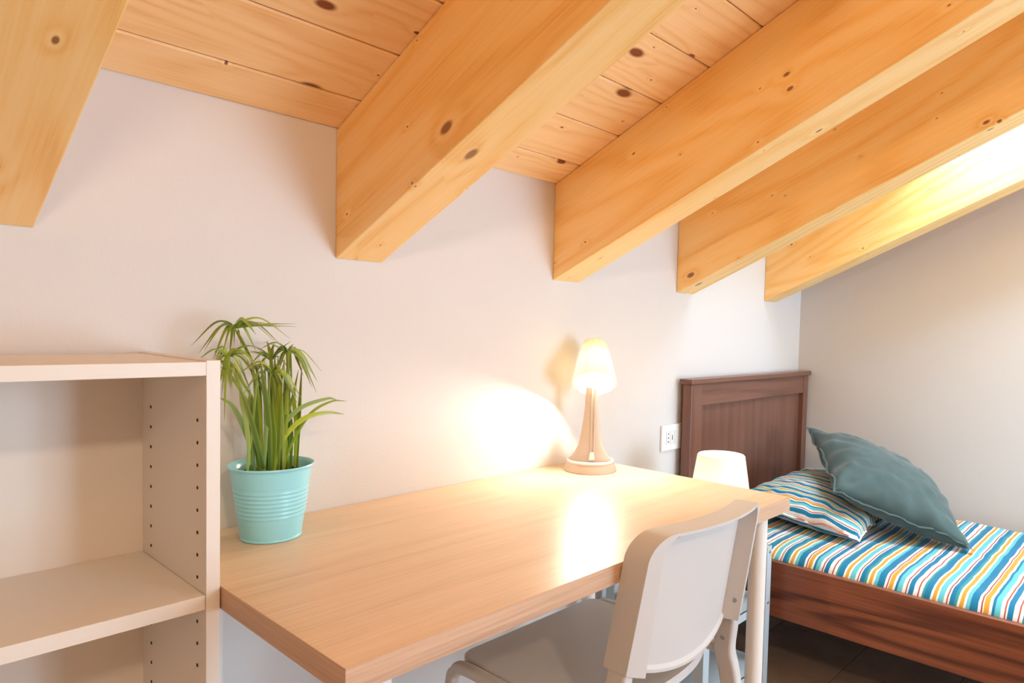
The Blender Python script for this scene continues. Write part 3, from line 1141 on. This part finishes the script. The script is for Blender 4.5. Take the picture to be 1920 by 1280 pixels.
def blade(pts, wid, name='leaf', wmid=0.35, face=None):
    path = spline(pts, 6)
    n = len(path) - 1
    b = bmesh.new()
    uvl = b.loops.layers.uv.new('UVMap')
    view = Vector((-0.72, -0.68, 0.12)) if face is None else face
    rows = []
    for i, p in enumerate(path):
        t = i / n
        tg = (path[min(i + 1, n)] - path[max(i - 1, 0)]).normalized()
        sd = tg.cross(view)
        if sd.length < 1e-3:
            sd = Vector((1, 0, 0))
        sd.normalize()
        nn = sd.cross(tg)
        wv = wid * (0.55 + 0.45 * min(1, t / wmid)) * (1 - max(0, (t - wmid) / (1 - wmid)) ** 1.7) + 0.0003
        rows.append([b.verts.new(p - sd * wv / 2), b.verts.new(p - nn * wv * .16), b.verts.new(p + sd * wv / 2), b.verts.new(p + nn * 0.0005)])
    for i in range(n):
        for k in range(4):
            l = (k + 1) % 4
            f = b.faces.new((rows[i][k], rows[i][l], rows[i + 1][l], rows[i + 1][k]))
            uu = [0, .5, 1, .5]
            for lp, (q, r) in zip(f.loops, ((k, i), (l, i), (l, i + 1), (k, i + 1))):
                lp[uvl].uv = (uu[q], r / n)
    b.faces.new(rows[0][::-1])
    b.faces.new(rows[-1])
    bmesh.ops.recalc_face_normals(b, faces=b.faces)
    obj(name, b, MT['leaf'], pt, smooth=60)


# upright blades rising from the soil
up = [((474, 884), (468, 820), (452, 760), (446, 720)), ((478, 886), (476, 800), (468, 730), (460, 690)), ((484, 886), (486, 800), (478, 720), (462, 676)),
      ((490, 886), (494, 800), (492, 730), (486, 690)), ((496, 886), (488, 790), (482, 720), (476, 672)), ((500, 887), (506, 800), (506, 720), (500, 664)),
      ((506, 887), (504, 790), (498, 720), (494, 660)), ((512, 887), (516, 800), (518, 740), (512, 690)), ((517, 887), (518, 800), (512, 720), (508, 670)),
      ((522, 887), (524, 790), (528, 720), (540, 664)), ((528, 886), (530, 800), (526, 740), (520, 690)), ((532, 886), (534, 810), (540, 752), (536, 728)),
      ((536, 886), (536, 820), (528, 752), (530, 722)), ((541, 884), (540, 800), (532, 745), (538, 690)), ((470, 882), (474, 830), (480, 770), (470, 700)),
      ((502, 888), (512, 820), (530, 760), (545, 690)), ((488, 888), (500, 820), (512, 760), (528, 712)), ((526, 888), (512, 820), (496, 760), (480, 700)),
      ((508, 888), (498, 830), (486, 770), (470, 716)), ((515, 888), (524, 830), (522, 770), (526, 735)), ((480, 888), (490, 840), (508, 790), (514, 745)),
      ((535, 888), (528, 830), (516, 780), (506, 700))]
for i, row in enumerate(up):
    d0 = random.uniform(-0.024, 0.026)
    blade([P(u, v, d0 * (1 + .3 * k)) for k, (u, v) in enumerate(row)], random.uniform(0.0065, 0.0100), wmid=0.4)
for i in range(20):
    u0 = 470 + 76 * (i + 0.5) / 20
    d0 = random.uniform(-0.026, 0.030)
    lean = random.uniform(-22, 20) + (u0 - 507) * -0.25
    top = random.uniform(660, 740)
    blade([P(u0, 887, d0), P(u0 + lean * .25, 820, d0), P(u0 + lean * .6, 750, d0), P(u0 + lean, top, d0)], random.uniform(0.0050, 0.0085), wmid=0.4)
# long arching blades
for row, wd in ([((500, 888), (522, 815), (560, 765), (618, 742), (640, 743)), .008], [((518, 888), (535, 825), (575, 782), (625, 768), (664, 770)), .009],
                [((532, 888), (552, 830), (588, 772), (632, 746), (666, 744)), .0055], [((480, 886), (466, 820), (440, 762), (414, 746)), .0095],
                [((470, 884), (468, 840), (456, 790), (462, 770)), .004], [((512, 886), (540, 780), (556, 735), (545, 722)), .007]):
    d0 = random.uniform(0.0, 0.022)
    blade([P(u, v, d0) for u, v in row], wd, wmid=0.45)
# rosettes of narrow drooping leaves on thin stems
heads = [((437, 622), (482, 720), [(382, 668), (396, 670), (412, 668), (424, 655), (432, 655), (520, 606), (534, 608), (538, 630), (515, 645), (505, 612), (484, 628), (500, 604), (440, 670), (470, 660), (455, 612)]),
         ((434, 675), (478, 760), [(406, 668), (415, 745), (424, 716), (428, 790), (490, 728), (512, 672), (480, 662), (420, 700), (466, 700), (445, 655), (450, 720), (500, 690), (405, 695), (460, 668)]),
         ((541, 659), (530, 760), [(612, 705), (606, 728), (580, 702), (570, 695), (558, 715), (544, 640), (520, 645), (500, 640), (508, 668), (585, 668), (556, 700), (596, 690), (530, 690), (545, 690)]),
         ((517, 698), (516, 790), [(580, 738), (588, 740), (560, 722), (505, 668), (538, 672), (490, 690), (470, 700), (556, 696), (480, 725), (530, 735), (545, 716)]),
         ((500, 675), (506, 770), [(450, 660), (462, 690), (540, 648), (552, 670), (480, 640), (520, 640), (470, 650), (530, 700), (485, 710), (510, 712)]),
         ((430, 700), (474, 780), [(408, 706), (420, 728), (462, 720), (470, 708), (448, 730), (418, 690), (412, 720)])]
for hi, ((hu, hv), (su, sv), tips) in enumerate(heads):
    hd = (-0.006, 0.014, 0.008, 0.022, -0.010, 0.004)[hi]
    blade([P(su + 8, 884, hd * .3), P(su, sv, hd * .6), P((su + hu) / 2 + 4, (sv + hv) / 2, hd * .9), P(hu, hv, hd)], 0.0055, 'stem', wmid=0.9)
    tips = list(tips) + [(tu + random.uniform(-22, 22), tv + random.uniform(-14, 18)) for tu, tv in tips[::2]]
    for tu, tv in tips:
        dd = hd + random.uniform(-0.035, 0.040)
        L = math.hypot(tu - hu, tv - hv)
        rise = 10 + 0.16 * L if tv > hv - 10 else 4
        mid = ((hu * .5 + tu * .5), (hv * .5 + tv * .5) - rise)
        q = ((hu * .8 + tu * .2), (hv * .8 + tv * .2) - rise * .75)
        blade([P(hu, hv, hd), P(q[0], q[1], hd * .8 + dd * .2), P(mid[0], mid[1], (hd + dd) / 2), P(tu, tv, dd)], random.uniform(0.0056, 0.0080), wmid=0.35,
              face=Vector((-0.45, -0.4, 0.8)))
